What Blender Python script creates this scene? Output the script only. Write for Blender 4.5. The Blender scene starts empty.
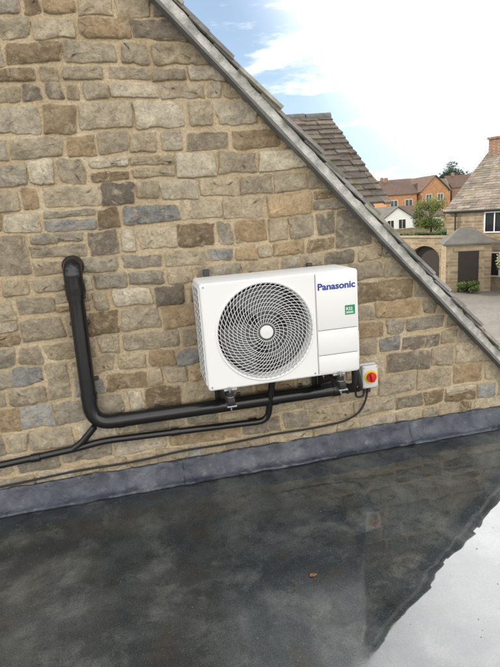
import bpy, bmesh, random
import numpy as np
from math import *
from mathutils import Vector, Matrix, noise
random.seed(11)
S=bpy.context.scene
COL=bpy.context.collection
S.view_settings.view_transform='Standard'; S.view_settings.look='None'; S.view_settings.exposure=0

# ---------------------------------------------------------------- helpers
def empty(name, loc=(0,0,0)):
    e=bpy.data.objects.new(name,None); e.location=loc; e.empty_display_size=.1; COL.objects.link(e); return e
def par(o,p):
    if p: 
        o.parent=p; o.matrix_parent_inverse=Matrix.Translation(-Vector(p.location))
    return o
def mesh(name,V,Fs,mat=None,parent=None,smooth=None,cols=None):
    me=bpy.data.meshes.new(name); me.from_pydata([tuple(v) for v in V],[],Fs); me.update()
    if mat: me.materials.append(mat)
    if cols is not None:
        a=me.color_attributes.new("Col",'FLOAT_COLOR','POINT')
        a.data.foreach_set("color",np.array(cols,dtype=np.float32).ravel())
    if smooth is not None:
        me.shade_smooth()
        if smooth<180: me.set_sharp_from_angle(angle=radians(smooth))
    o=bpy.data.objects.new(name,me); COL.objects.link(o); par(o,parent); return o
def bm_obj(name,bm,mat,parent=None,smooth=None):
    me=bpy.data.meshes.new(name); bmesh.ops.recalc_face_normals(bm,faces=bm.faces); bm.to_mesh(me); bm.free()
    me.materials.append(mat)
    if smooth is not None:
        me.shade_smooth(); me.set_sharp_from_angle(angle=radians(smooth))
    o=bpy.data.objects.new(name,me); COL.objects.link(o); par(o,parent); return o
def box(name,lo,hi,mat,parent=None,bev=0,seg=2,M=None):
    bm=bmesh.new(); bmesh.ops.create_cube(bm,size=1)
    for v in bm.verts:
        v.co=Vector([lo[i]+(v.co[i]+.5)*(hi[i]-lo[i]) for i in range(3)])
    if bev: bmesh.ops.bevel(bm,geom=bm.edges[:],offset=bev,segments=seg,profile=.5,affect='EDGES')
    if M: bmesh.ops.transform(bm,matrix=M,verts=bm.verts)
    return bm_obj(name,bm,mat,parent,40 if bev else None)
def fillet(P,r,n=8):
    P=[Vector(p) for p in P]; out=[P[0]]
    for i in range(1,len(P)-1):
        a=P[i-1]-P[i]; b=P[i+1]-P[i]
        k=min(r,a.length*.49,b.length*.49)
        A=P[i]+a.normalized()*k; B=P[i]+b.normalized()*k
        for j in range(n+1):
            t=j/n; out.append(A*(1-t)**2+P[i]*2*t*(1-t)+B*t*t)
    out.append(P[-1]); return out
def tube_data(P,r,n=12,cap=True):
    P=[Vector(p) for p in P]; V=[];Fs=[]
    T=[(P[min(i+1,len(P)-1)]-P[max(i-1,0)]).normalized() for i in range(len(P))]
    up=Vector((0,0,1)) if abs(T[0].z)<.9 else Vector((0,1,0))
    N=(up-T[0]*up.dot(T[0])).normalized()
    for i,p in enumerate(P):
        N=(N-T[i]*N.dot(T[i])).normalized(); B=T[i].cross(N)
        rr=r[i] if isinstance(r,(list,tuple)) else r
        for k in range(n):
            a=2*pi*k/n; V.append(p+N*cos(a)*rr+B*sin(a)*rr)
    for i in range(len(P)-1):
        for k in range(n):
            Fs.append((i*n+k,i*n+(k+1)%n,(i+1)*n+(k+1)%n,(i+1)*n+k))
    if cap: Fs.append(tuple(range(n))[::-1]); Fs.append(tuple(range((len(P)-1)*n,len(P)*n)))
    return V,Fs
def tube(name,P,r,mat,parent=None,n=16):
    V,Fs=tube_data(P,r,n); return mesh(name,V,Fs,mat,parent,50)
def merge(L):
    V=[];Fs=[]
    for v,f in L:
        o=len(V); V+=v; Fs+=[tuple(i+o for i in q) for q in f]
    return V,Fs
def boxd(lo,hi):
    V=[Vector((x,y,z)) for z in (lo[2],hi[2]) for y in (lo[1],hi[1]) for x in (lo[0],hi[0])]
    return V,[(0,2,3,1),(4,5,7,6),(0,1,5,4),(2,6,7,3),(0,4,6,2),(1,3,7,5)]

# ---------------------------------------------------------------- materials
class NT:
    def __init__(s,name):
        s.m=bpy.data.materials.new(name); s.m.use_nodes=True; s.t=s.m.node_tree; s.n=s.t.nodes
        s.b=s.n["Principled BSDF"]; s.tc=s.n.new("ShaderNodeTexCoord")
    def L(s,a,b): s.t.links.new(a,b)
    def noise(s,scale,detail=4,rough=.6,vec=None,dist=0):
        x=s.n.new("ShaderNodeTexNoise"); x.inputs["Scale"].default_value=scale; x.inputs["Detail"].default_value=detail
        x.inputs["Roughness"].default_value=rough; x.inputs["Distortion"].default_value=dist
        s.L(vec or s.tc.outputs["Object"],x.inputs["Vector"]); return x.outputs["Fac"]
    def ramp(s,fac,stops):
        r=s.n.new("ShaderNodeValToRGB"); e=r.color_ramp.elements
        while len(e)<len(stops): e.new(.5)
        for k,(p,c) in enumerate(stops):
            e[k].position=p; e[k].color=(c,c,c,1) if not hasattr(c,'__len__') else (*c,1)
        s.L(fac,r.inputs[0]); return r.outputs[0]
    def mix(s,f,a,b,mode='MIX'):
        x=s.n.new("ShaderNodeMix"); x.data_type='RGBA'; x.blend_type=mode
        for v,i in ((f,0),(a,6),(b,7)):
            if isinstance(v,(int,float)): x.inputs[i].default_value=v if i==0 else (v,v,v,1)
            elif isinstance(v,tuple): x.inputs[i].default_value=(*v,1)
            else: s.L(v,x.inputs[i])
        return x.outputs[2]
    def math(s,op,a,b=0,c=0,clamp=False):
        x=s.n.new("ShaderNodeMath"); x.operation=op; x.use_clamp=clamp
        for i,v in enumerate((a,b,c)):
            if isinstance(v,(int,float)): x.inputs[i].default_value=v
            else: s.L(v,x.inputs[i])
        return x.outputs[0]
    def xyz(s):
        sp=s.n.new("ShaderNodeSeparateXYZ"); s.L(s.tc.outputs["Object"],sp.inputs[0]); return sp.outputs
    def bump(s,h,strength=.5,dist=.01,prev=None):
        x=s.n.new("ShaderNodeBump"); x.inputs["Strength"].default_value=strength; x.inputs["Distance"].default_value=dist
        s.L(h,x.inputs["Height"])
        if prev: s.L(prev,x.inputs["Normal"])
        s.L(x.outputs[0],s.b.inputs["Normal"]); return x.outputs[0]
    def set(s,col=None,rough=None,metal=None,spec=None):
        for v,k in ((col,"Base Color"),(rough,"Roughness"),(metal,"Metallic"),(spec,"Specular IOR Level")):
            if v is None: continue
            if isinstance(v,tuple): s.b.inputs[k].default_value=(*v,1)
            elif isinstance(v,(int,float)): s.b.inputs[k].default_value=v
            else: s.L(v,s.b.inputs[k])
        return s.m
def attr(m,name="Col"):
    x=m.n.new("ShaderNodeAttribute"); x.attribute_name=name; return x
def plain(name,col,rough=.5,metal=0,var=.12,scale=12,bump=0,bd=.002):
    m=NT(name)
    if var<.03 and not bump: m.set(col,rough,metal); return m.m
    n=m.noise(scale,3)
    c=m.ramp(n,[(.25,tuple(max(0,x*(1-var)) for x in col)),(.75,tuple(min(1,x*(1+var)) for x in col))])
    m.set(c,m.math('MULTIPLY_ADD',n,.2,rough-.1),metal)
    if bump: m.bump(m.noise(scale*6,3),bump,bd)
    return m.m

MORTAR=(.50,.405,.27)
def damp(m,c):
    # rain-splash dirt rising from the wall foot
    z=m.xyz()[2]
    k=m.math('MULTIPLY_ADD',z,-2.6,m.math('MULTIPLY_ADD',m.noise(3.5,3),1.5,-.20),clamp=True)
    return m.mix(m.math('MULTIPLY',k,.6),c,m.mix(1,c,(.68,.60,.50),'MULTIPLY'))
def stone_mat():
    m=NT("stone"); A=attr(m)
    n1=m.noise(10,5,.68); n2=m.noise(60,4,.75)
    c=m.mix(1,A.outputs["Color"],m.ramp(n1,[(.28,.70),(.5,1.04),(.74,1.36)]),'MULTIPLY')
    c=m.mix(1,c,m.ramp(n2,[(.30,.66),(.48,1.0),(.72,1.28)]),'MULTIPLY')
    n3=m.noise(15,4,.65,dist=1.2)
    c=m.mix(m.ramp(n3,[(.53,0.),(.66,.6)]),c,(.47,.40,.285))
    c=m.mix(m.ramp(n3,[(.29,.6),(.38,0.)]),c,(.18,.125,.075))
    e=m.math('ADD',A.outputs["Alpha"],m.math('MULTIPLY_ADD',m.noise(26,3),1.8,-.93))
    c=m.mix(m.ramp(e,[(.36,0.),(.60,.85)]),c,m.mix(1,MORTAR,m.ramp(n2,[(.3,.75),(.7,1.15)]),'MULTIPLY'))
    c=damp(m,c)
    m.set(c,.9,None,.25)
    m.bump(m.math('ADD',m.noise(20,6,.74,dist=.6),m.math('MULTIPLY',n2,.22)),.9,.028)
    return m.m
def mortar_mat():
    m=NT("lime_mortar"); n1=m.noise(5,4); n2=m.noise(80,4,.75)
    c=m.mix(1,m.ramp(n1,[(.3,(.40,.32,.205)),(.5,MORTAR),(.75,(.60,.51,.37))]),m.ramp(n2,[(.3,.66),(.7,1.2)]),'MULTIPLY')
    c=damp(m,c)
    m.set(c,.95,None,.2)
    m.bump(m.math('ADD',m.noise(16,4,.6),m.math('MULTIPLY',n2,.4)),.9,.02)
    return m.m
def slate_mat(name="stone_slate"):
    m=NT(name); A=attr(m); n1=m.noise(12,4,.65)
    c=m.mix(1,A.outputs["Color"],m.ramp(n1,[(.25,.6),(.5,1.),(.75,1.35)]),'MULTIPLY')
    c=m.mix(m.ramp(m.noise(20,3,.6),[(.6,0.),(.7,.5)]),c,(.36,.35,.29))
    c=m.mix(m.ramp(m.noise(4,3,.6),[(.55,0.),(.72,.6)]),c,(.10,.10,.055))
    m.set(c,.9,None,.25); m.bump(m.noise(35,4,.7),.7,.01); return m.m
M_stone=stone_mat(); M_mortar=mortar_mat(); M_slate=slate_mat()
M_vm=plain("weathered_mortar",(.50,.49,.46),.9,0,.45,14,.8,.012)
M_under=plain("undercloak_slate",(.15,.15,.145),.85,0,.3,10,.6,.006)
M_white=plain("white_powder_coat",(.75,.755,.75),.36,0,.0,3)
M_white2=plain("white_grille_plastic",(.70,.71,.70),.42,0,.0,6)
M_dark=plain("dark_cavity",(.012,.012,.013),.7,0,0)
M_fan=plain("grey_fan_blade",(.07,.073,.078),.45,0,0)
M_seam=plain("panel_gap",(.16,.16,.16),.7,0,0)
M_blue=plain("blue_lettering",(.01,.04,.27),.4,0,0)
M_green=plain("green_label",(.02,.22,.10),.5,0,0)
M_lab=plain("label_print",(.75,.8,.76),.5,0,0)
M_pipe=plain("black_pvc",(.009,.009,.010),.14,0,0)
M_foam=plain("black_foam",(.018,.018,.018),.75,0,.3,30,.5)
M_black=plain("black_steel",(.02,.02,.022),.45,0,0)
M_zinc=plain("galvanised_steel",(.40,.41,.42),.38,.9,.2,40)
M_grey=plain("grey_plastic",(.60,.61,.60),.45,0,0)
M_yel=plain("yellow_plastic",(.75,.52,.03),.4,0,0)
M_red=plain("red_plastic",(.55,.02,.015),.35,0,0)
def lead_mat():
    m=NT("lead"); n=m.noise(6,6,.7,dist=.3)
    c=m.ramp(n,[(.28,(.022,.027,.038)),(.48,(.044,.052,.070)),(.60,(.075,.085,.105)),(.70,(.13,.14,.155)),(.80,(.27,.275,.27))])
    c=m.mix(m.ramp(m.noise(24,4,.7),[(.60,0.),(.72,.6)]),c,(.20,.185,.15))
    m.set(c,m.ramp(m.noise(11,3),[(.3,.28),(.7,.6)]),.2,.5)
    m.bump(m.noise(14,5,.65),.8,.016); return m.m
M_lead=lead_mat()
def roof_mat():
    m=NT("wet_roof_membrane"); X=m.xyz()
    n1=m.noise(1.5,6,.70,dist=.3); n2=m.noise(8,6,.74); n3=m.noise(3.4,6,.72,dist=.3); n4=m.noise(150,2,.6)
    c=m.ramp(n1,[(.30,(.018,.022,.026)),(.45,(.033,.040,.043)),(.57,(.058,.066,.066)),(.70,(.11,.115,.104))])
    c=m.mix(m.ramp(n3,[(.50,0.),(.57,.22),(.67,.65)]),c,(.145,.148,.135))
    c=m.mix(m.ramp(n2,[(.53,0.),(.66,.65)]),c,(.014,.015,.014))
    c=m.mix(m.ramp(n3,[(.32,.6),(.44,0.)]),c,(.055,.040,.024))
    c=m.mix(1,c,m.ramp(n4,[(.3,.65),(.7,1.35)]),'MULTIPLY')
    c=m.mix(m.ramp(m.noise(260,1,.5),[(.70,0.),(.74,.8)]),c,(.34,.33,.29))
    pd=m.math('ADD',X[0],m.math('MULTIPLY_ADD',m.noise(1.7,4,.6),1.6,-.62))
    pd=m.ramp(m.math('MULTIPLY',pd,.5),[(.22,0.),(.36,1.)])
    film=m.math('MULTIPLY_ADD',m.ramp(n2,[(.35,0.),(.65,1.)]),.18,.11)
    r=m.mix(pd,film,m.math('MULTIPLY_ADD',n2,.05,.0))
    m.set(c,r,0,None); m.b.inputs["IOR"].default_value=1.75
    m.bump(m.math('ADD',m.noise(2.4,2,.5),m.math('MULTIPLY',m.mix(pd,n2,.5),.12)),.20,.02)
    return m.m
M_roof=roof_mat()
def block_mat(name,c1,c2,mc,scale,bw=.45,rh=.16):
    m=NT(name); sp=m.xyz()
    cb=m.n.new("ShaderNodeCombineXYZ"); m.L(m.math('ADD',sp[0],sp[1]),cb.inputs[0]); m.L(sp[2],cb.inputs[1])
    br=m.n.new("ShaderNodeTexBrick"); m.L(cb.outputs[0],br.inputs["Vector"])
    br.inputs["Color1"].default_value=(*c1,1); br.inputs["Color2"].default_value=(*c2,1); br.inputs["Mortar"].default_value=(*mc,1)
    br.inputs["Scale"].default_value=scale; br.inputs["Mortar Size"].default_value=.02
    br.inputs["Brick Width"].default_value=bw; br.inputs["Row Height"].default_value=rh
    c=m.mix(1,br.outputs["Color"],m.ramp(m.noise(3,4,.7),[(.25,.7),(.75,1.25)]),'MULTIPLY')
    m.set(c,.9,None,.2); return m.m
M_cstone=block_mat("cottage_stone",(.36,.29,.20),(.24,.185,.12),(.36,.30,.21),1.0)
M_brick=block_mat("orange_brick",(.52,.19,.065),(.44,.14,.05),(.40,.28,.17),1.,.225,.075)
M_rbrick=block_mat("red_brick",(.28,.09,.045),(.22,.07,.035),(.3,.25,.2),1.,.225,.075)
M_render=plain("white_render",(.72,.72,.70),.8,0,0)
M_tile=plain("brown_roof_tile",(.13,.080,.058),.85,0,.3,2)
M_tile2=plain("grey_roof_tile",(.13,.12,.105),.85,0,.3,2)
M_frame=plain("white_window_frame",(.75,.75,.74),.4,0,0)
M_glass=plain("window_glass",(.02,.025,.03),.08,0,0)
M_wood=plain("dark_timber",(.022,.016,.012),.7,0,.3,6)
M_bark=plain("bark",(.08,.06,.04),.9,0,.3,8)
def leafmat(name,col):
    m=NT(name); A=attr(m); m.set(m.mix(1,A.outputs["Color"],col,'MULTIPLY'),.6,None,.3); return m.m
def ground_mat():
    m=NT("gravel_tarmac"); n=m.noise(.25,6,.7); n2=m.noise(6,4,.7)
    c=m.ramp(n,[(.3,(.17,.155,.135)),(.55,(.24,.22,.19)),(.75,(.30,.27,.22))])
    c=m.mix(1,c,m.ramp(n2,[(.3,.8),(.7,1.15)]),'MULTIPLY'); m.set(c,.9,None,.3); return m.m
M_ground=ground_mat()
M_grass=plain("grass",(.06,.095,.03),.9,0,.4,.6)

# ---------------------------------------------------------------- main stone house
GZ=-2.8
SL=1.057; Z0=2.585        # verge line z = Z0 - SL*x
ca,sa=cos(atan(SL)),sin(atan(SL))
AX=-2.2; AZ=Z0-SL*AX      # apex
house=empty("stone_house",(0,0,0))
def wall_top(x): return Z0-SL*x if x>AX else AZ+SL*(x-AX)
def warp(x,z):
    p=Vector((x*1.3,z*1.3,3.3))
    return (noise.noise(p)*.026, noise.noise(p+Vector((9,4,1)))*.024)
PAL=[((.340,.283,.196),6),((.300,.256,.188),7),((.375,.320,.230),5),((.275,.245,.192),6),((.225,.170,.105),2.2),((.255,.252,.235),2.2),((.43,.38,.29),3),((.34,.250,.150),3.2),((.180,.155,.120),1.3)]
pc=[p[0] for p in PAL]; pw=[p[1] for p in PAL]
SV=[];SF=[];SC=[]
def add_stone(x0,x1,z0,z1):
    w=x1-x0;h=z1-z0
    if w<.03 or h<.03: return
    cxm=(x0+x1)/2; 
    if (z0+z1)/2>wall_top(cxm)+.25: return
    g=[random.uniform(.003,.010) for _ in range(4)]
    x0+=g[0];x1-=g[1];z0+=g[2];z1-=g[3]
    j=lambda s:random.uniform(-s,s)
    js=min(.012,h*.10)
    Cn=[(x0+j(js),z0+j(js)),(x1+j(js),z0+j(js)),(x1+j(js),z1+j(js)),(x0+j(js),z1+j(js))]
    def bil(u,v):
        return ((1-u)*(1-v)*Cn[0][0]+u*(1-v)*Cn[1][0]+u*v*Cn[2][0]+(1-u)*v*Cn[3][0],
                (1-u)*(1-v)*Cn[0][1]+u*(1-v)*Cn[1][1]+u*v*Cn[2][1]+(1-u)*v*Cn[3][1])
    w=x1-x0;h=z1-z0; mn=min(w,h)
    ph=random.uniform(0,99); amp=random.uniform(.0022,.0048)
    rc=min(mn*.25,random.uniform(.006,.018)); per=[]
    def arc(cx,cz,a0):
        for k in range(4):
            a=a0+pi/2*k/3; per.append((cx+rc*cos(a),cz+rc*sin(a)))
    W2,H2=w/2,h/2
    nw=max(2,int(w/.022)); nh=max(1,int(h/.022))
    arc(W2-rc,H2-rc,0)
    for k in range(1,nw): per.append((W2-rc-(2*W2-2*rc)*k/nw,H2))
    arc(-W2+rc,H2-rc,pi/2)
    for k in range(1,nh): per.append((-W2,H2-rc-(2*H2-2*rc)*k/nh))
    arc(-W2+rc,-H2+rc,pi)
    for k in range(1,nw): per.append((-W2+rc+(2*W2-2*rc)*k/nw,-H2))
    arc(W2-rc,-H2+rc,3*pi/2)
    for k in range(1,nh): per.append((W2,-H2+rc+(2*H2-2*rc)*k/nh))
    N=len(per); base=len(SV); proud=random.uniform(.002,.014); tx=j(.03);tz=j(.05)
    col=random.choices(pc,pw)[0]; br=random.uniform(.86,1.26); col=[c*br for c in col]
    ins=[0,.0012,min(.0035,mn*.05),min(.009,mn*.12),mn*.34]
    es=[1.,1.,.55,.15,0.]
    for ri in range(5):
        for (X,Z) in per:
            nn=noise.noise(Vector((X*14+ph,Z*14,ph)))*1.4+noise.noise(Vector((X*52+ph,Z*52,ph)))*.9
            X2=X*(1-2*ins[ri]/w)+nn*amp*(1.8 if abs(X)>W2*.8 else .3)*(1 if X>0 else -1)
            Z2=Z*(1-2*ins[ri]/h)+nn*amp*(1.8 if abs(Z)>H2*.8 else .3)*(1 if Z>0 else -1)
            px,pz=bil(X2/w+.5,Z2/h+.5); wx,wz=warp(px,pz)
            if ri==0: y=.006
            elif ri==1: y=-.002
            else: y=-(proud*(.6 if ri==2 else 1)+.004)+X2*tx+Z2*tz-noise.noise(Vector((px*17+ph,pz*17,1)))*.009*(1 if ri>2 else .5)
            SV.append((px+wx,y,pz+wz)); SC.append((*col,es[ri]))
    px,pz=bil(.5,.5);wx,wz=warp(px,pz); SV.append((px+wx,-proud-.005,pz+wz)); SC.append((*col,0))
    for r in range(4):
        for k in range(N):
            SF.append((base+r*N+k,base+r*N+(k+1)%N,base+(r+1)*N+(k+1)%N,base+(r+1)*N+k))
    for k in range(N): SF.append((base+4*N+k,base+4*N+(k+1)%N,base+5*N))
zs=[-.05]; 
while zs[-1]<AZ+.2: zs.append(zs[-1]+random.choice([.08,.095,.105,.115,.12,.13,.145]))
occ=[]
for i in range(len(zs)-1):
    z0,z1=zs[i],zs[i+1]; nxt=[]
    xl=AX-(AZ-z0)/SL-.3; xr=(Z0-z0)/SL+.3; xl=max(xl,-7.2)
    segs=[];c=xl
    for a,b in sorted(occ):
        if a>c: segs.append((c,a))
        c=max(c,b)
    segs.append((c,xr))
    for a,b in segs:
        x=a
        while x<b-1e-4:
            h=z1-z0
            w=random.choice([.11,.14,.18,.2,.22,.25,.27,.31])*random.uniform(.85,1.15)*(.85 if h<.1 else 1)
            e=x+w
            if b-e<.1: e=b if b-x<.42 else (x+b)/2
            if e>b: e=b
            r=random.random()
            if r<.045 and i<len(zs)-2 and e-x<.26 and (zs[i+2]-z0)<.25 and e-x>.12:
                add_stone(x,e,z0,zs[i+2]); nxt.append((x,e))
            elif r<.11 and h>.118 and e-x>.15:
                zm=z0+h*random.uniform(.42,.58); add_stone(x,e,z0,zm); add_stone(x,e,zm,z1)
            elif r<.15 and h>.115 and e-x>.24:
                xm=x+(e-x)*random.uniform(.4,.6); zm=z0+h*random.uniform(.42,.58)
                add_stone(x,xm,z0,z1); add_stone(xm,e,z0,zm); add_stone(xm,e,zm,z1)
            else: add_stone(x,e,z0,z1)
            x=e
    occ=nxt
sw=mesh("gable_stonework",SV,SF,M_stone,house,180,SC)
bm=bmesh.new(); bm.from_mesh(sw.data)
off=.03
for sx in (1,-1):
    nrm=Vector((sa*sx,0,ca)); pt=Vector((AX,0,AZ))+nrm*off
    bmesh.ops.bisect_plane(bm,geom=bm.verts[:]+bm.edges[:]+bm.faces[:],plane_co=pt,plane_no=nrm,clear_outer=True)
bm.to_mesh(sw.data); bm.free()
EX=3.4; EZ=Z0-SL*EX; LX=2*AX-EX; DEP=9.0
prof=[(LX,GZ),(EX,GZ),(EX,EZ),(AX,AZ),(LX,EZ)]
V=[(x,0.0,z) for x,z in prof]+[(x,DEP,z) for x,z in prof]
Fs=[(0,1,2,3,4),(9,8,7,6,5)]+[(i,i+5,(i+1)%5+5,(i+1)%5) for i in range(5)]
mesh("wall_core",V,Fs,M_mortar,house)

# slates
def slates(name,O,u,v,Ln,H,mat,parent,exp=.2,wd=(.18,.36),th=.02,base=(.16,.14,.115),jit=.02,trim=0,ends=.012):
    O=Vector(O);u=Vector(u).normalized();v=Vector(v).normalized();n=u.cross(v)
    if n.z<0: n=-n
    V=[];Fs=[];Cc=[]
    s=0
    while s<H:
        t=-random.uniform(0,ends)
        while t<Ln:
            w=random.uniform(*wd); e=min(t+w,Ln+random.uniform(-.01,.012))
            if Ln-e<.08: e=Ln+random.uniform(-.01,.012)
            k=random.uniform(.7,1.35); c=(base[0]*k*random.uniform(.93,1.07),base[1]*k,base[2]*k*random.uniform(.9,1.1))
            d0=s-random.uniform(0,jit); d1=min(s+exp*1.6,H); lift=th*random.uniform(.9,1.5)
            b=len(V)
            for (a_,d_,hh) in ((t+.003,d0,lift),(e-.003,d0,lift*random.uniform(.85,1.15)),(e-.003,d1,.004),(t+.003,d1,.004)):
                p=O+u*a_+v*d_+n*(hh+th); V.append(p)
            for (a_,d_,hh) in ((t+.003,d0,lift),(e-.003,d0,lift),(e-.003,d1,.004),(t+.003,d1,.004)):
                p=O+u*a_+v*d_+n*hh; V.append(p)
            Cc+= [(*c,1)]*8
            Fs+=[(b,b+1,b+2,b+3),(b+7,b+6,b+5,b+4),(b,b+4,b+5,b+1),(b+1,b+5,b+6,b+2),(b+2,b+6,b+7,b+3),(b+3,b+7,b+4,b)]
            t=e
            if Ln-t<.02: break
        s+=exp
    return mesh(name,V,Fs,mat,parent,None,Cc)
LEN=(EX-AX)/ca
nv=Vector((sa,0,ca))
def vp(s,perp,y):
    return Vector((EX,0,EZ))+Vector((-ca,0,sa))*s+nv*perp+Vector((0,y,0))
def verge_strip(name,p0,p1,y0,y1,mat,left=False,rough=.0,step=.12):
    V=[];Fs=[];n=int(LEN/step)
    for i in range(n+1):
        s=LEN*i/n; r=lambda:random.uniform(-rough,rough)
        for (pp,yy) in ((p0+r(),y0+r()),(p1+r(),y0+r()),(p1,y1),(p0,y1)):
            q=vp(s,pp,yy)
            if left: q.x=2*AX-q.x
            V.append(q)
    for i in range(n):
        for k in range(4):
            Fs.append((4*i+k,4*i+(k+1)%4,4*i+4+(k+1)%4,4*i+4+k))
    Fs+= [(3,2,1,0),(4*n,4*n+1,4*n+2,4*n+3)]
    bm=bmesh.new(); bv=[bm.verts.new(v) for v in V]
    for f in Fs: bm.faces.new([bv[i] for i in f])
    return bm_obj(name,bm,mat,house)
for lf in (False,True):
    tag="left" if lf else "right"
    verge_strip("undercloak_"+tag,.0,.014,-.084,.05,M_under,lf,.003,.22)
    verge_strip("verge_mortar_"+tag,.0145,.064,-.068,.05,M_vm,lf,.005,.04)
slates("roof_slates_right",vp(0,.060,-.080),(0,1,0),(-ca,0,sa),DEP,LEN,M_slate,house,.17,(.2,.4),.018,(.26,.25,.23),.03,0,.03)
slates("roof_slates_left",Vector((LX,-.080,EZ))+Vector((-sa,0,ca))*.060,(0,1,0),(ca,0,sa),DEP,LEN,M_slate,house,.17,(.2,.4),.018,(.26,.25,.23),.03,0,.03)
# cross wing behind
WX=3.0; ry,rz=5.44,3.02; ey,ez=3.34,1.56
V=[(-1,ey+.15,GZ),(WX-.15,ey+.15,GZ),(WX-.15,ey+.15,ez),(-1,ey+.15,ez),(-1,2*ry-ey-.15,GZ),(WX-.15,2*ry-ey-.15,GZ),(WX-.15,2*ry-ey-.15,ez),(-1,2*ry-ey-.15,ez),(-1,ry,rz-.1),(WX-.15,ry,rz-.1)]
Fs=[(0,1,2,3),(5,4,7,6),(1,5,6,9,2),(4,0,3,8,7),(3,2,9,8),(6,7,8,9)]
mesh("wing_walls",V,Fs,M_cstone,house)
vv=Vector((0,ry-ey,rz-ez)); 
slates("wing_roof_front",(-1,ey,ez),(1,0,0),vv,WX+1,vv.length,M_slate,house,.16,(.16,.32),.034,(.15,.122,.095),.04)
v2=Vector((0,-(ry-ey),rz-ez))
slates("wing_roof_back",(-1,2*ry-ey,ez),(1,0,0),v2,WX+1,vv.length,M_slate,house,.16,(.16,.32),.034,(.15,.122,.095),.04)
L=[]
for i in range(9):
    x=-1+i*.45; L.append(tube_data([(x,ry,rz+.01),(x+.43,ry,rz+.02)],.07,10))
V,Fs=merge(L); mesh("wing_ridge",V,Fs,M_under,house)

# ---------------------------------------------------------------- flat roof
fr=empty("flat_roof",(0,0,0))
box("deck",(-6,-7,-.25),(4.6,-.004,0),M_roof,fr)
box("roof_building_walls",(-5.8,-6.8,GZ),(4.4,-.006,-.26),M_cstone,fr)
lf=empty("lead_flashing",(0,0,0))
x=-6.;k=0
while x<4.5:
    e=min(x+1.45+random.uniform(-.05,.05),4.55)
    V=[];Fs=[];nx=90
    lift=.0 if k%2 else .007
    pr=[(-.014,.135),(-.022,.134),(-.026,.121),(-.034,.095),(-.050,.05),(-.068,.022),(-.083,.016),(-.094,.012),(-.097,.002)]
    for i in range(nx+1):
        xx=x+(e+.05-x)*i/nx
        for q,(yy,zz) in enumerate(pr):
            nn=noise.noise(Vector((xx*3,q*.5,k*7)))*.010; n2=noise.noise(Vector((xx*11,q*.9,k)))*.009
            V.append((xx,yy-lift-(nn+n2 if q>1 else 0),zz+((nn+n2)*1.2 if q<3 else 0)+lift*.8))
    m_=len(pr)
    for i in range(nx):
        for q in range(m_-1): Fs.append((i*m_+q,(i+1)*m_+q,(i+1)*m_+q+1,i*m_+q+1))
    o=mesh("lead_sheet_%d"%(k+1),V,Fs,M_lead,lf,60)
    md=o.modifiers.new("s","SOLIDIFY"); md.thickness=.004; md.offset=-1
    x=e;k+=1

# ---------------------------------------------------------------- outdoor unit
X0,X1,ZB,ZT,YF,YB=-.010,.845,.684,1.256,-.400,-.110
ac=empty("air_conditioning_unit",(.4,-.25,.68))
FCX,FCZ,FR=.320,.972,.262
def rrect(x0,x1,z0,z1,r,angs):
    out=[]
    for a in angs:
        d=(cos(a),sin(a)); lo,hi=0,2
        for _ in range(34):
            m_=(lo+hi)/2; X=FCX+d[0]*m_;Z=FCZ+d[1]*m_
            qx=max(x0+r-X,0,X-(x1-r)); qz=max(z0+r-Z,0,Z-(z1-r))
            inside=(x0<=X<=x1 and z0<=Z<=z1 and sqrt(qx*qx+qz*qz)<=r)
            if inside: lo=m_
            else: hi=m_
        out.append((FCX+d[0]*lo,FCZ+d[1]*lo))
    return out
angs=set(2*pi*k/144 for k in range(144))
for (cx_,cz_) in ((X0,ZB),(X1,ZB),(X0,ZT),(X1,ZT)):
    for dx in np.linspace(-.02,.02,9):
        a=atan2(cz_-FCZ,cx_-FCX)%(2*pi); angs.add((a+dx*(1.6 if cx_<.1 else 1.2))%(2*pi))
angs=sorted(angs); N=len(angs)
circ=lambda r:[(FCX+r*cos(a),FCZ+r*sin(a)) for a in angs]
shellA=[(rrect(X0,X1,ZB,ZT,.016,angs),YB),(rrect(X0,X1,ZB,ZT,.016,angs),YF+.010),(rrect(X0+.002,X1-.002,ZB+.002,ZT-.002,.016,angs),YF+.004),
 (rrect(X0+.009,X1-.009,ZB+.009,ZT-.009,.014,angs),YF)]
faceR=[(rrect(X0+.009,X1-.009,ZB+.009,ZT-.009,.014,angs),YF),(circ(FR+.008),YF)]
rimR=[(circ(FR+.008),YF),(circ(FR+.004),YF-.006),(circ(FR-.002),YF-.006),(circ(FR-.008),YF+.002),(circ(FR-.010),YF+.09)]
def loft(name,rings,cap,ang):
    V=[];Fs=[]
    for P,y in rings: V+=[(p[0],y,p[1]) for p in P]
    for r in range(len(rings)-1):
        for k in range(N): Fs.append((r*N+k,(r+1)*N+k,(r+1)*N+(k+1)%N,r*N+(k+1)%N))
    if cap: Fs.append(tuple(range(N)))
    mesh(name,V,Fs,M_white,ac,ang)
loft("casing",shellA,True,40); loft("front_face",faceR,False,None); loft("fan_rim",rimR,False,60)
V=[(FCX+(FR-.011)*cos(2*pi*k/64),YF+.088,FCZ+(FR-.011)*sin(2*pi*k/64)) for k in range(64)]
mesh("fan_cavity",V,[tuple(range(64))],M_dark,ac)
V=[];Fs=[]
for b in range(3):
    a0=2*pi*b/3+.5; nb=len(V); na,nr_=10,8
    for i in range(nr_+1):
        r=.05+(.235-.05)*i/nr_
        for j in range(na+1):
            a=a0+(j/na)*1.45+ .5*i/nr_; V.append((FCX+r*cos(a),YF+.055-.035*(j/na-.5)*(.6+i/nr_*.6),FCZ+r*sin(a)))
    for i in range(nr_):
        for j in range(na):
            q=nb+i*(na+1)+j; Fs.append((q,q+1,q+na+2,q+na+1))
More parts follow.
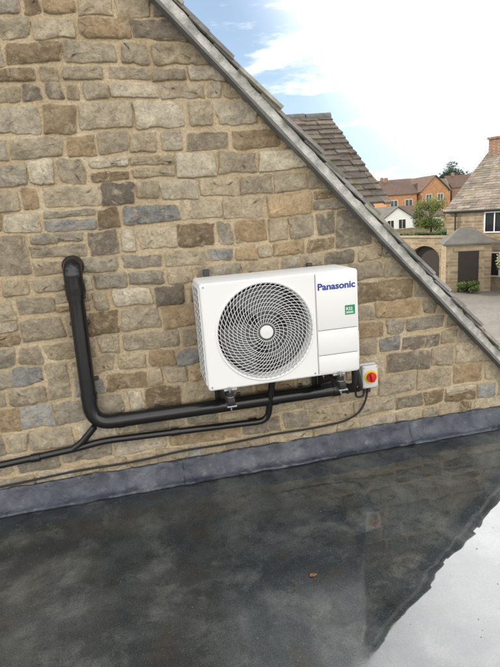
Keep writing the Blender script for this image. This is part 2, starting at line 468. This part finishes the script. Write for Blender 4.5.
mesh("fan_blades",V,Fs,M_fan,ac,60)
L=[]
yg=YF-.004
def ring(r,rr,y):
    V=[];Fs=[];n=96;m_=6
    for i in range(n):
        a=2*pi*i/n
        for j in range(m_):
            b=2*pi*j/m_; R_=r+rr*cos(b); V.append((FCX+R_*cos(a),y+rr*sin(b),FCZ+R_*sin(a)))
    for i in range(n):
        for j in range(m_): Fs.append((i*m_+j,((i+1)%n)*m_+j,((i+1)%n)*m_+(j+1)%m_,i*m_+(j+1)%m_))
    return V,Fs
rs=[.05+.0215*i for i in range(10)]
for r in rs: L.append(ring(r,.0014,yg-.012*(1-(r/FR)**2)))
for k in range(60):
    a0=2*pi*k/60; P=[]
    r_start=.042 if k%2==0 else .115
    for i in range(13):
        r=r_start+(FR-.004-r_start)*i/12
        a=a0-1.25*(r/FR)**1.0
        P.append((FCX+r*cos(a),yg-.0025-.012*(1-(r/FR)**2),FCZ+r*sin(a)))
    L.append(tube_data(P,.0016,5))
V,Fs=merge(L); mesh("fan_guard",V,Fs,M_white2,ac,180)
def disc(name,r,y0,y1,mat):
    n=40;V=[]
    for (rr,y) in ((r,y0),(r,y1+.004),(r-.004,y1),(.001,y1-.002)):
        V+=[(FCX+rr*cos(2*pi*k/n),y,FCZ+rr*sin(2*pi*k/n)) for k in range(n)]
    Fs=[(i*n+k,(i+1)*n+k,(i+1)*n+(k+1)%n,i*n+(k+1)%n) for i in range(3) for k in range(n)]
    return mesh(name,V,Fs,mat,ac,40)
disc("guard_hub",.036,YF-.008,YF-.022,M_white2)
disc("fan_motor_hub",.055,YF+.08,YF+.03,M_fan)
SX=.602
box("panel_seam",(SX-.0015,YF-.0012,ZB+.012),(SX+.0015,YF+.002,ZT-.010),M_seam,ac)
zz=[ZB+.012,ZB+.115,ZB+.255,ZT-.012]
for i in range(3):
    box("front_panel_%d"%(i+1),(SX+.005,YF-.004,zz[i]+.0018),(X1-.011,YF+.002,zz[i+1]-.0018),M_white,ac,.0018)
for z in (zz[1],zz[2]):
    box("seam_line",(SX+.006,YF-.0012,z-.0018),(X1-.011,YF+.0015,z+.0018),M_seam,ac)
def text(name,body,size,loc,mat,bold=0.0,ext=.0006,parent=ac,width=1):
    t=bpy.data.curves.new(name,"FONT"); t.body=body; t.size=size; t.offset=bold; t.extrude=ext; t.resolution_u=4
    o=bpy.data.objects.new(name+"_tmp",t); COL.objects.link(o); bpy.context.view_layer.update()
    me=bpy.data.meshes.new_from_object(o.evaluated_get(bpy.context.evaluated_depsgraph_get())); bpy.data.objects.remove(o)
    me.materials.clear(); me.materials.append(mat)
    w=max(v.co.x for v in me.vertices)-min(v.co.x for v in me.vertices)
    q=bpy.data.objects.new(name,me); COL.objects.link(q)
    me.transform(Matrix.Translation(loc)@Matrix.Rotation(pi/2,4,'X')@Matrix.Scale(width/w,4,(1,0,0)))
    par(q,parent); return q
text("maker_lettering","Panasonic",.050,(.612,YF-.0052,1.160),M_blue,.0014,width=.212)
box("label_green",(.765,YF-.0052,1.012),(.822,YF-.0035,1.064),M_green,ac)
text("label_text","R32",.024,(.770,YF-.0060,1.036),M_lab,.0004,width=.036)
for z in (1.026,1.020): box("label_line",(.770,YF-.0060,z),(.812,YF-.0050,z+.003),M_lab,ac)
for (sx,sz) in ((X0+.02,ZB+.02),(SX-.02,ZB+.02),(X0+.02,ZT-.02)):
    mesh("casing_screw",*tube_data([(sx,YF+.001,sz),(sx,YF-.002,sz)],.005,12),M_zinc,ac)
box("side_slot_dark",(X0-.0025,YF+.028,ZB+.030),(X0+.002,YB-.010,ZT-.030),M_dark,ac)  # near-black sheet painted in for the shade inside the grille openings
L=[];n=15
for i in range(n+1):
    z=ZB+.03+(ZT-ZB-.06)*i/n; L.append(boxd((X0-.006,YF+.026,z-.0032),(X0+.001,YB-.008,z+.0032)))
for i in range(4):
    y=YF+.028+(YB-.010-YF-.028)*i/3; L.append(boxd((X0-.0068,y-.003,ZB+.027),(X0+.0015,y+.003,ZT-.027)))
V,Fs=merge(L); mesh("side_grille",V,Fs,M_white2,ac)
box("valve_cover",(X1-.004,-.30,.70),(X1+.052,-.17,.90),M_white,ac,.022,4)
box("handle_recess",(X1-.002,-.31,1.02),(X1+.012,-.20,1.10),M_white2,ac,.005)
for i,x in enumerate((.105,.720)):
    box("foot_%d"%i,(x-.036,YF-.006,ZB-.012),(x+.036,YB+.03,ZB+.001),M_zinc,ac,.003)
# ---------------------------------------------------------------- wall brackets
for i,x in enumerate((.078,.700)):
    b=empty("wall_bracket",(x,0,.6))
    box("wall_rail",(x-.016,-.045,.50),(x+.016,-.022,1.290-.02*i),M_black,b,.003)
    x+=.02
    box("arm",(x-.020,-.45,.612),(x+.020,-.0455,.648),M_black,b,.003)
    V=[(x-.004,-.05,.610),(x-.004,-.30,.610),(x-.004,-.05,.50),(x+.004,-.05,.610),(x+.004,-.30,.610),(x+.004,-.05,.50)]
    mesh("gusset",V,[(0,1,2),(5,4,3),(0,3,4,1),(1,4,5,2),(2,5,3,0)],M_black,b)
    for k,yy in enumerate((-.42,-.16)):
        V,Fs=tube_data([(x,yy,.572),(x,yy,.700)],.005,10)
        V2,F2=tube_data([(x,yy,.592),(x,yy,.604)],.012,6); V3,F3=tube_data([(x,yy,.604),(x,yy,.608)],.018,20)
        V4,F4=tube_data([(x,yy,.648),(x,yy,.653)],.022,20)
        V5,F5=tube_data([(x,yy,.686),(x,yy,.698)],.013,6)
        V,Fs=merge([(V,Fs),(V2,F2),(V3,F3),(V4,F4),(V5,F5)]); mesh("bolt_%d"%k,V,Fs,M_zinc,b,40)
        V,Fs=tube_data([(x,yy,.653),(x,yy,.670)],.020,20); mesh("rubber_mount_%d"%k,V,Fs,M_foam,b,40)
    box("clamp_plate",(x-.026,-.460,.601),(x+.026,-.395,.610),M_zinc,b,.002)
    box("arm_end_cap",(x-.018,-.456,.614),(x+.018,-.4505,.646),M_black,b,.002)
# ---------------------------------------------------------------- pipes
tp=empty("black_trunking_pipe",(-.65,-.06,.5))
PR=.043; PY=-.070
tube("wall_elbow",fillet([(-.640,.03,1.375),(-.640,PY-.012,1.375),(-.643,PY,1.20)],.085,10),PR+.007,M_pipe,tp,24)
tube("elbow_collar",[(-.641,PY,1.225),(-.642,PY,1.285)],PR+.011,M_pipe,tp,28)
tube("wall_collar",[(-.640,-.012,1.375),(-.640,-.036,1.375)],PR+.015,M_pipe,tp,28)
tube("pipe_run",fillet([(-.642,PY,1.30),(-.662,PY,.474),(.835,PY,.466)],.12,14),PR,M_pipe,tp,24)
for p,q in (((-.656,PY,.66),(-.657,PY,.625)),((-.52,PY,.4735),(-.485,PY,.4733)),((.40,PY,.468),(.44,PY,.468)),((.80,PY,.466),(.845,PY,.466))):
    tube("coupling",[p,q],PR+.004,M_pipe,tp,24)
for z in (1.05,.72): box("pipe_clip",(-.705,-.03,z),(-.595,-.012,z+.02),M_black,tp,.003)
for x in (-.3,.2,.6): box("pipe_clip",(x,-.03,.42),(x+.02,-.012,.52),M_black,tp,.003)
rp=empty("insulated_refrigerant_pipe",(.87,-.1,.5))
tube("suction_line",fillet([(.80,PY-.01,.480),(.895,-.10,.478),(.905,-.20,.52),(.880,-.235,.72)],.05,8),.020,M_foam,rp)
tube("liquid_line",fillet([(.80,PY-.01,.455),(.925,-.11,.455),(.935,-.22,.50),(.875,-.215,.75)],.05,8),.014,M_foam,rp)
tube("tie_wrap",[(.885,-.100,.47),(.897,-.104,.47)],.034,M_black,rp)
cp=empty("condensate_pipe",(0,-.05,.35))
tube("drain_run",fillet([(-3.2,-.045,.16),(-.76,-.045,.330),(-.62,-.045,.350),(.375,-.060,.322),(.405,-.13,.62)],.07,8),.0205,M_pipe,cp)
tube("drain_spigot",[(.405,-.13,.60),(.405,-.135,.69)],.027,M_pipe,cp)
tube("branch",fillet([(-.80,-.045,.325),(-.735,-.05,.365),(-.655,-.06,.45)],.03,6),.020,M_pipe,cp)
for x,z in ((-1.0,.313),(-.2,.338),(.28,.325)): tube("socket",[(x-.025,-.048,z-.0008),(x+.025,-.048,z)],.025,M_pipe,cp)
cb=empty("electrical_cable",(0,-.03,.2))
pts=[(-3.2,-.03,.150),(-1.9,-.03,.152),(-1.2,-.034,.160),(-.8,-.03,.182),(-.45,-.034,.178),(-.15,-.03,.200),(.1,-.03,.194),(.4,-.032,.210),(.7,-.03,.205),(.90,-.03,.218),(1.0,-.03,.26),(1.045,-.035,.34),(1.060,-.04,.44)]
tube("cable",fillet(pts,.12,6),.0065,M_foam,cb,10)
tube("supply_cable",fillet([(1.035,-.045,.44),(1.02,-.06,.385),(.95,-.10,.40),(.90,-.20,.50),(.885,-.24,.74)],.06,8),.0065,M_foam,cb,10)
# ---------------------------------------------------------------- isolator
iso=empty("isolator_switch",(1.06,-.04,.52))
box("base",(1.000,-.048,.440),(1.112,-.014,.596),M_grey,iso,.006)
box("cover",(1.003,-.088,.443),(1.109,-.0485,.593),M_grey,iso,.010,3)
mesh("yellow_plate",*tube_data([(1.057,-.088,.520),(1.057,-.093,.520)],.043,32),M_yel,iso,40)
mesh("red_knob_base",*tube_data([(1.057,-.093,.520),(1.057,-.108,.520)],.031,28),M_red,iso,40)
box("red_knob",(-.028,-.016,-.010),(.028,.0,.010),M_red,iso,.004,2,Matrix.Translation((1.057,-.108,.520))@Matrix.Rotation(radians(80),4,'Y'))
for sx in (1.013,1.099):
    for sz in (.454,.582):
        mesh("screw",*tube_data([(sx,-.086,sz),(sx,-.0895,sz)],.004,10),M_zinc,iso)
tube("gland",[(1.060,-.045,.405),(1.060,-.045,.442)],.013,M_black,iso); tube("gland",[(1.034,-.045,.412),(1.034,-.045,.442)],.013,M_black,iso)

# ---------------------------------------------------------------- background
ground=mesh("ground",[(-900,-300,GZ),(1200,-300,GZ),(1200,1500,GZ),(-900,1500,GZ)],[(0,1,2,3)],M_ground)
mesh("lawn",[(5,36,GZ+.004),(120,36,GZ+.004),(700,900,GZ+.004),(-200,900,GZ+.004)],[(0,1,2,3)],M_grass)
def house_fn(name,A,u,w,Ln,D,ze,zr,mw,mr,wins=(),ov=.2,slate=False,gwins=(),z0=GZ,exp=.2):
    e=empty(name,(A[0],A[1],z0)); A=Vector((A[0],A[1],0)); u=Vector((*u,0)).normalized(); w=Vector((*w,0)).normalized()
    Z=Vector((0,0,1))
    def P(a,b,z): return A+u*a+w*b+Z*z
    V=[P(0,0,z0),P(Ln,0,z0),P(Ln,D,z0),P(0,D,z0),P(0,0,ze),P(Ln,0,ze),P(Ln,D,ze),P(0,D,ze),P(0,D/2,zr-.05),P(Ln,D/2,zr-.05)]
    Fs=[(0,1,5,4),(1,2,6,9,5),(2,3,7,6),(3,0,4,8,7),(4,5,9,8),(6,7,8,9)]
    mesh("walls",V,Fs,mw,e)
    sl=(zr-ze)/(D/2)
    if slate:
        up=(w*(D/2)+Z*(zr-ze)); dn=up.normalized()
        slates("roof_front",P(-ov,0,ze)-dn*ov,u,up,Ln+2*ov,up.length+ov,M_slate,e,exp,(.25,.45),.03,(.235,.20,.16),.03)
        up2=(-w*(D/2)+Z*(zr-ze)); dn2=up2.normalized()
        slates("roof_back",P(-ov,D,ze)-dn2*ov,u,up2,Ln+2*ov,up2.length+ov,M_slate,e,exp,(.25,.45),.03,(.235,.20,.16),.03)
    else:
        t=.14
        V=[]
        for a in (-ov,Ln+ov):
            for b,z in ((-ov,ze-sl*ov),(D/2,zr),(D+ov,ze-sl*ov)):
                V.append(P(a,b,z)); V.append(P(a,b,z+t))
        Fs=[(0,2,8,6),(1,7,9,3),(2,4,10,8),(3,9,11,5),(0,1,3,2),(2,3,5,4),(6,8,9,7),(8,10,11,9),(0,6,7,1),(4,5,11,10)]
        mesh("roof",V,Fs,mr,e)
        M=Matrix.Translation(P(Ln*.22,D/2,0))@Matrix.Rotation(atan2(u.y,u.x),4,'Z')
        if D>6.5: box("chimney",(-.3,-.3,zr-.4),(.3,.3,zr+.7),M_rbrick,e,0,2,M)
    def window(side,c,zc,ww,hh,k):
        if side==0: O=P(c,0,zc); a=u; nrm=-w
        else: O=P(0,c,zc); a=w; nrm=-u
        M=Matrix(((a.x,nrm.x,0,O.x),(a.y,nrm.y,0,O.y),(0,0,1,O.z),(0,0,0,1)))
        box("window_glass_%d"%k,(-ww/2,-.02,-hh/2),(ww/2,.02,hh/2),M_glass,e,0,2,M)
        f=.06
        for j,(lo,hi) in enumerate((((-ww/2-f,-hh/2-f),(-ww/2,hh/2+f)),((ww/2,-hh/2-f),(ww/2+f,hh/2+f)),((-ww/2,-hh/2-f),(ww/2,-hh/2)),((-ww/2,hh/2),(ww/2,hh/2+f)),((-.025,-hh/2),(.025,hh/2)))):
            box("window_frame_%d_%d"%(k,j),(lo[0],-.02,lo[1]),(hi[0],.05,hi[1]),M_frame,e,0,2,M)
    k=0
    for (c,zc,ww,hh) in wins: window(0,c,zc,ww,hh,k); k+=1
    for (c,zc,ww,hh) in gwins: window(1,c,zc,ww,hh,k); k+=1
    return e,P
cot,P=house_fn("stone_cottage",(15.53,21.1),(.45,-.893),(.893,.45),10,8.88,1.0,3.95,M_cstone,None,[(2.5,.35,.9,.9),(2.3,-1.7,1.0,1.1),(6,.35,.9,.9),(6,-1.7,1.,1.1)],.12,True,exp=.22)
M=Matrix.Translation(P(.4,4.44,0))@Matrix.Rotation(atan2(-.893,.45),4,'Z')
box("chimney",(-.35,-.35,3.2),(.35,.35,4.62),M_rbrick,cot,0,2,M)
box("chimney_cap",(-.42,-.42,4.62),(.42,.42,4.74),M_rbrick,cot,.01,2,M)
tube("gutter",[P(-.1,-.16,.93),P(10.1,-.16,.93)],.06,M_black,cot,8)
tube("downpipe",[P(.5,-.08,.9),P(.5,-.08,GZ)],.04,M_black,cot,8)
po=empty("stone_porch",(15.2,18.9,GZ))
M=Matrix.Translation((15.25,19.1,0))@Matrix.Rotation(atan2(-.45,.893),4,'Z')
V=[(-1,-1,GZ),(1,-1,GZ),(1,1,GZ),(-1,1,GZ),(-1,-1,-.5),(1,-1,-.5),(1,1,-.5),(-1,1,-.5)]
mesh("walls",[M@Vector(v) for v in V],[(0,1,5,4),(1,2,6,5),(2,3,7,6),(3,0,4,7)],M_cstone,po)
V=[(-1.15,-1.15,-.55),(1.15,-1.15,-.55),(1.15,1.15,-.55),(-1.15,1.15,-.55),(-1.15,-1.15,-.48),(1.15,-1.15,-.48),(1.15,1.15,-.48),(-1.15,1.15,-.48),(-.25,0,.22),(.25,0,.22)]
mesh("hipped_roof",[M@Vector(v) for v in V],[(3,2,1,0),(0,1,5,4),(1,2,6,5),(2,3,7,6),(3,0,4,7),(4,5,9,8),(5,6,9),(6,7,8,9),(7,4,8)],M_tile2,po)
box("door",(-.45,-1.03,GZ),(.45,-.99,GZ+1.95),M_wood,po,0,2,M)
box("lintel",(-.65,-1.05,GZ+1.95),(.65,-.99,GZ+2.12),M_cstone,po,.01,2,M)
gw=empty("arched_stone_wall",(15,23,GZ))
A=Vector((13.2,27.9,0)); B=Vector((15.75,20.9,0)); u=(B-A).normalized(); Ln=(B-A).length; nn=Vector((-u.y,u.x,0))
ac0=Ln-1.75; aw=.95; spring=GZ+1.25; top=-.42
pts=[(0,GZ),(ac0-aw,GZ),(ac0-aw,spring)]+[(ac0-aw*cos(pi*k/14),spring+aw*.75*sin(pi*k/14)) for k in range(1,14)]+[(ac0+aw,spring),(ac0+aw,GZ),(Ln,GZ),(Ln,top),(0,top)]
bm=bmesh.new(); vs=[bm.verts.new(A+u*a+Vector((0,0,z))) for a,z in pts]; f=bm.faces.new(vs)
r=bmesh.ops.extrude_face_region(bm,geom=[f]); bmesh.ops.translate(bm,vec=nn*.4,verts=[g for g in r['geom'] if isinstance(g,bmesh.types.BMVert)])
bmesh.ops.triangulate(bm,faces=[f for f in bm.faces if len(f.verts)>4])
bm_obj("wall",bm,M_cstone,gw)
M=Matrix(((u.x,nn.x,0,A.x),(u.y,nn.y,0,A.y),(0,0,1,0),(0,0,0,1)))
box("coping",(-.05,-.06,top+.002),(Ln,.46,top+.12),M_cstone,gw,.02,2,M)
box("arch_dark_infill",(ac0-aw+.01,.25,GZ),(ac0+aw-.01,.30,spring+.72),M_wood,gw,0,2,M)  # dark board added so the arch opening stays dark

# distant houses
house_fn("brick_house",(38.4,72.1),(1,-.15),(.15,1),4.9,7,2.9,5.0,M_brick,M_tile,[(1.2,1.4,1.1,1.2),(3.6,1.4,1.1,1.2),(1.2,-1.2,1.1,1.2),(3.6,-1.2,1.1,1.2)])
def gable_front(name,x,y,w,d,ze,zr,mw,mr,wins):
    e,P=house_fn(name,(x,y),(0,1),(1,0),d,w,ze,zr,mw,mr,[],.25,False,[(c,z,a,b) for c,z,a,b in wins]); return e
gable_front("brick_house",43.6,70.5,4.6,9,3.2,5.3,M_brick,M_tile,[(1.2,2.0,.9,1.1),(3.2,2.0,.9,1.1),(1.2,-.6,1.1,1.2),(3.2,-.6,1.1,1.2)])
gable_front("white_house",31.9,60.5,4.4,6,-.4,1.05,M_render,M_tile2,[(1.1,-1.2,.9,1.1),(2.8,-1.2,1.0,1.2)])
house_fn("white_house",(36.6,62),(1,-.1),(.1,1),5,5,-.5,1.0,M_render,M_tile,[(1.5,-1.4,1.2,1.)])
x=44
for i in range(5):
    w_=random.uniform(7,9)
    house_fn("brick_house",(x,104+random.uniform(-3,3)),(1,-.2),(.2,1),w_,8,4.0+random.uniform(-.4,.4),6.6+random.uniform(-.5,.5),random.choice([M_brick,M_rbrick,M_cstone]),random.choice([M_tile,M_tile2]),[(2,2.4,1.2,1.2),(w_-2,2.4,1.2,1.2),(2,-.5,1.2,1.2),(w_-2,-.5,1.2,1.2)])
    x+=w_+random.uniform(.3,2)
def foliage(name,c,rad,n,size,mat,trunk=None,seed=1,clumps=14,parent=None):
    rnd=random.Random(seed); c=Vector(c); V=[];Fs=[];Cc=[]
    cl=[]
    for _ in range(clumps):
        d=Vector((rnd.gauss(0,1),rnd.gauss(0,1),rnd.gauss(0,1))).normalized()*rnd.uniform(.35,.95)
        cl.append((Vector((d.x*rad[0],d.y*rad[1],d.z*rad[2])),rnd.uniform(.28,.45),rnd.uniform(.55,1.35)))
    for _ in range(n):
        p0,r,k=rnd.choice(cl); d=Vector((rnd.gauss(0,1),rnd.gauss(0,1),rnd.gauss(0,1))).normalized()*(rnd.random()**.4)*r
        p=c+p0+Vector((d.x*rad[0],d.y*rad[1],d.z*rad[2]))
        a=Vector((rnd.gauss(0,1),rnd.gauss(0,1),rnd.gauss(0,1))).normalized(); b=a.orthogonal().normalized(); s=size*rnd.uniform(.6,1.3)
        i=len(V); V+=[p-a*s,p+b*s*.5,p+a*s,p-b*s*.5]; Fs.append((i,i+1,i+2,i+3)); kk=k*rnd.uniform(.75,1.25); Cc+=[(kk,kk,kk*.9,1)]*4
    e=parent or empty(name,(c.x,c.y,GZ)); mesh("crown",V,Fs,mat,e,None,Cc)
    if trunk:
        mesh("trunk",*tube_data([(c.x,c.y,GZ),(c.x+.05,c.y,c.z-rad[2]*.5),(c.x,c.y,c.z+rad[2]*.4)],[trunk,trunk*.7,trunk*.2],8),M_bark,e)
        L=[]
        for k in range(7):
            p=c+cl[k][0]; L.append(tube_data([(c.x,c.y,c.z-rad[2]*(.6-.1*k)),tuple((c*.4+p*.6)),tuple(p)],[trunk*.4,trunk*.25,.02],6))
        mesh("limbs",*merge(L),M_bark,e)
    return e
LG=leafmat("leaf_yellow_green",(.12,.15,.025)); LD=leafmat("leaf_dark",(.04,.06,.025)); LM=leafmat("leaf_mid",(.07,.10,.03)); LP=leafmat("leaf_pale",(.30,.30,.19))
foliage("tree",(30.7,47.1,-.1),(1.75,1.75,1.9),5000,.11,LG,.14,3,22)
foliage("tree",(78,115,6.0),(4.5,4.5,4.2),5000,.3,LD,.4,5,22)
foliage("tree",(86,112,5.5),(4,4,4),3000,.3,LM,.4,6,18)
foliage("shrub",(15.9,16.6,-1.5),(.8,.8,1.25),3500,.06,LP,.05,8,16)
foliage("shrub",(14.6,17.6,-2.45),(.7,.7,.4),1500,.05,LM,None,9,10)
def hedge(name,x0,x1,y,z1,d,mat,seed,n,size):
    rnd=random.Random(seed); V=[];Fs=[];Cc=[]
    for _ in range(n):
        xx=rnd.uniform(x0,x1); t=noise.noise(Vector((xx*.4,seed,0)))*.35
        p=Vector((xx,y+rnd.uniform(-d,d)/2,GZ+(z1+t-GZ)*rnd.random()**.5))
        a=Vector((rnd.gauss(0,1),rnd.gauss(0,1),rnd.gauss(0,1))).normalized(); b=a.orthogonal().normalized(); s=size*rnd.uniform(.6,1.3)
        i=len(V); V+=[p-a*s,p+b*s*.6,p+a*s,p-b*s*.6]; Fs.append((i,i+1,i+2,i+3)); k=(.6+.9*(.5+noise.noise(Vector((xx*1.2,p.z*1.5,seed)))))*rnd.uniform(.7,1.2); Cc+=[(k,k,k,1)]*4
    mesh(name,V,Fs,mat,None,None,Cc)
hedge("hedge",21,36,44,-1.5,1.2,LM,2,9000,.13)
hedge("distant_tree_line",-100,330,260,6,30,LD,4,30000,1.4)
gwl=empty("garden_wall",(30,52,GZ)); box("wall",(20,52,GZ),(44,52.4,-1.35),M_cstone,gwl)
M_leaf=plain("autumn_leaf",(.20,.09,.03),.6,0,0)
V=[(0,0,.004),(.012,.018,.012),(.034,.022,.010),(.050,.004,.016),(.030,-.014,.008),(.010,-.013,.012),(.062,.006,.006)]
lo=mesh("fallen_leaf",[(a*.6,b*.6,c*.6) for a,b,c in V],[(0,1,2),(0,2,3),(0,3,4),(0,4,5),(3,6,4)],M_leaf); lo.location=(.285,-1.07,0)
rnd=random.Random(4); V=[];Fs=[]
M_grit=plain("roof_grit",(.16,.14,.10),.9,0,0)
for _ in range(420):
    x=rnd.uniform(-1.6,2.4); y=-.11-abs(rnd.gauss(0,.5)) if rnd.random()<.6 else rnd.uniform(-1.8,-.1)
    s=rnd.uniform(.0010,.0038); a=rnd.random()*6.28; i=len(V)
    for k in range(4): V.append((x+s*cos(a+k*1.57)*rnd.uniform(.6,1.4),y+s*sin(a+k*1.57)*rnd.uniform(.6,1.4),.0005))
    V.append((x,y,s*.8)); Fs+=[(i+k,i+(k+1)%4,i+4) for k in range(4)]
mesh("roof_grit",V,Fs,M_grit)

# ---------------------------------------------------------------- light
AZ_S,EL_S=radians(-50),radians(24)
w=bpy.data.worlds.new("World"); S.world=w; w.use_nodes=True; t=w.node_tree; t.nodes.clear()
def N_(k): return t.nodes.new(k)
def WM(op,a,b=0,c=0):
    x=N_("ShaderNodeMath"); x.operation=op
    for i,v in enumerate((a,b,c)):
        if isinstance(v,(int,float)): x.inputs[i].default_value=v
        else: t.links.new(v,x.inputs[i])
    return x.outputs[0]
def WR(v,a,b,c=0,d=1):
    m_=N_("ShaderNodeMapRange"); m_.interpolation_type='SMOOTHSTEP'
    for i,q in ((1,a),(2,b),(3,c),(4,d)): m_.inputs[i].default_value=q
    t.links.new(v,m_.inputs[0]); return m_.outputs[0]
def WX_(f,a,b):
    x=N_("ShaderNodeMix"); x.data_type='RGBA'
    t.links.new(f,x.inputs[0])
    for v,i in ((a,6),(b,7)):
        if isinstance(v,tuple): x.inputs[i].default_value=(*v,1)
        else: t.links.new(v,x.inputs[i])
    return x.outputs[2]
sky=N_("ShaderNodeTexSky"); sky.sky_type='NISHITA'; sky.sun_disc=False; sky.sun_elevation=EL_S; sky.sun_rotation=AZ_S
tc=N_("ShaderNodeTexCoord"); sp=N_("ShaderNodeSeparateXYZ"); t.links.new(tc.outputs["Generated"],sp.inputs[0])
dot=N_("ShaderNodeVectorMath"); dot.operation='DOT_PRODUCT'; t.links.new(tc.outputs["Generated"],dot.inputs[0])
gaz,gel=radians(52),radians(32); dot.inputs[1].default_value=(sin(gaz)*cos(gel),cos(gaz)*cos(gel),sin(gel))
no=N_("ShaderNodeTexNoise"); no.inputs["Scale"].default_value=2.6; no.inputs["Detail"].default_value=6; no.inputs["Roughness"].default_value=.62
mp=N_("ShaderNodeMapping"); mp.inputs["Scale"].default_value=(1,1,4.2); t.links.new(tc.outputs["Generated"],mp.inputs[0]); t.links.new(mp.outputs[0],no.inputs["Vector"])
back=WM('MAXIMUM',WM('MULTIPLY',sp.outputs[1],-.24),WM('MULTIPLY',sp.outputs[1],-.01))  # denser cloud out of view behind the camera, added to brighten the shaded wall
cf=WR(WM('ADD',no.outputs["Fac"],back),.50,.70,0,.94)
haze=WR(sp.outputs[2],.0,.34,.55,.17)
g=WR(dot.outputs["Value"],.75,1.0); g=WM('MULTIPLY',g,g)  # sky glow centred above the frame, shaped to brighten the wet roof's reflection
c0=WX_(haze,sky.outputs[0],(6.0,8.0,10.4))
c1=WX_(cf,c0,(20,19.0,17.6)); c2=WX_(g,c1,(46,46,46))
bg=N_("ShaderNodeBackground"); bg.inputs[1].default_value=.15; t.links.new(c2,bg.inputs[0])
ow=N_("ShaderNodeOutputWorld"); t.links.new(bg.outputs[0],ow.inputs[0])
sd=bpy.data.lights.new("sun","SUN"); sd.energy=4.5; sd.angle=radians(.5); sd.color=(1,.88,.72)
so=bpy.data.objects.new("sun",sd); COL.objects.link(so)
so.rotation_euler=Vector((-sin(AZ_S)*cos(EL_S),-cos(AZ_S)*cos(EL_S),-sin(EL_S))).to_track_quat('-Z','Y').to_euler()

# ---------------------------------------------------------------- camera
f,p,yw,r=499.83,0.2334,0.1997,0.0748
F=Vector((sin(yw)*cos(p),cos(yw)*cos(p),-sin(p))); R0=Vector((cos(yw),-sin(yw),0)); U0=R0.cross(F)
R=R0*cos(r)-U0*sin(r); U=U0*cos(r)+R0*sin(r)
cd=bpy.data.cameras.new("camera"); cd.sensor_fit='HORIZONTAL'; cd.sensor_width=36; cd.lens=36*f/500; cd.clip_end=4000; cd.clip_start=.05
co=bpy.data.objects.new("camera",cd); COL.objects.link(co)
co.matrix_world=Matrix(((R.x,U.x,-F.x,-.2717),(R.y,U.y,-F.y,-2.8965),(R.z,U.z,-F.z,1.5775),(0,0,0,1)))
S.camera=co
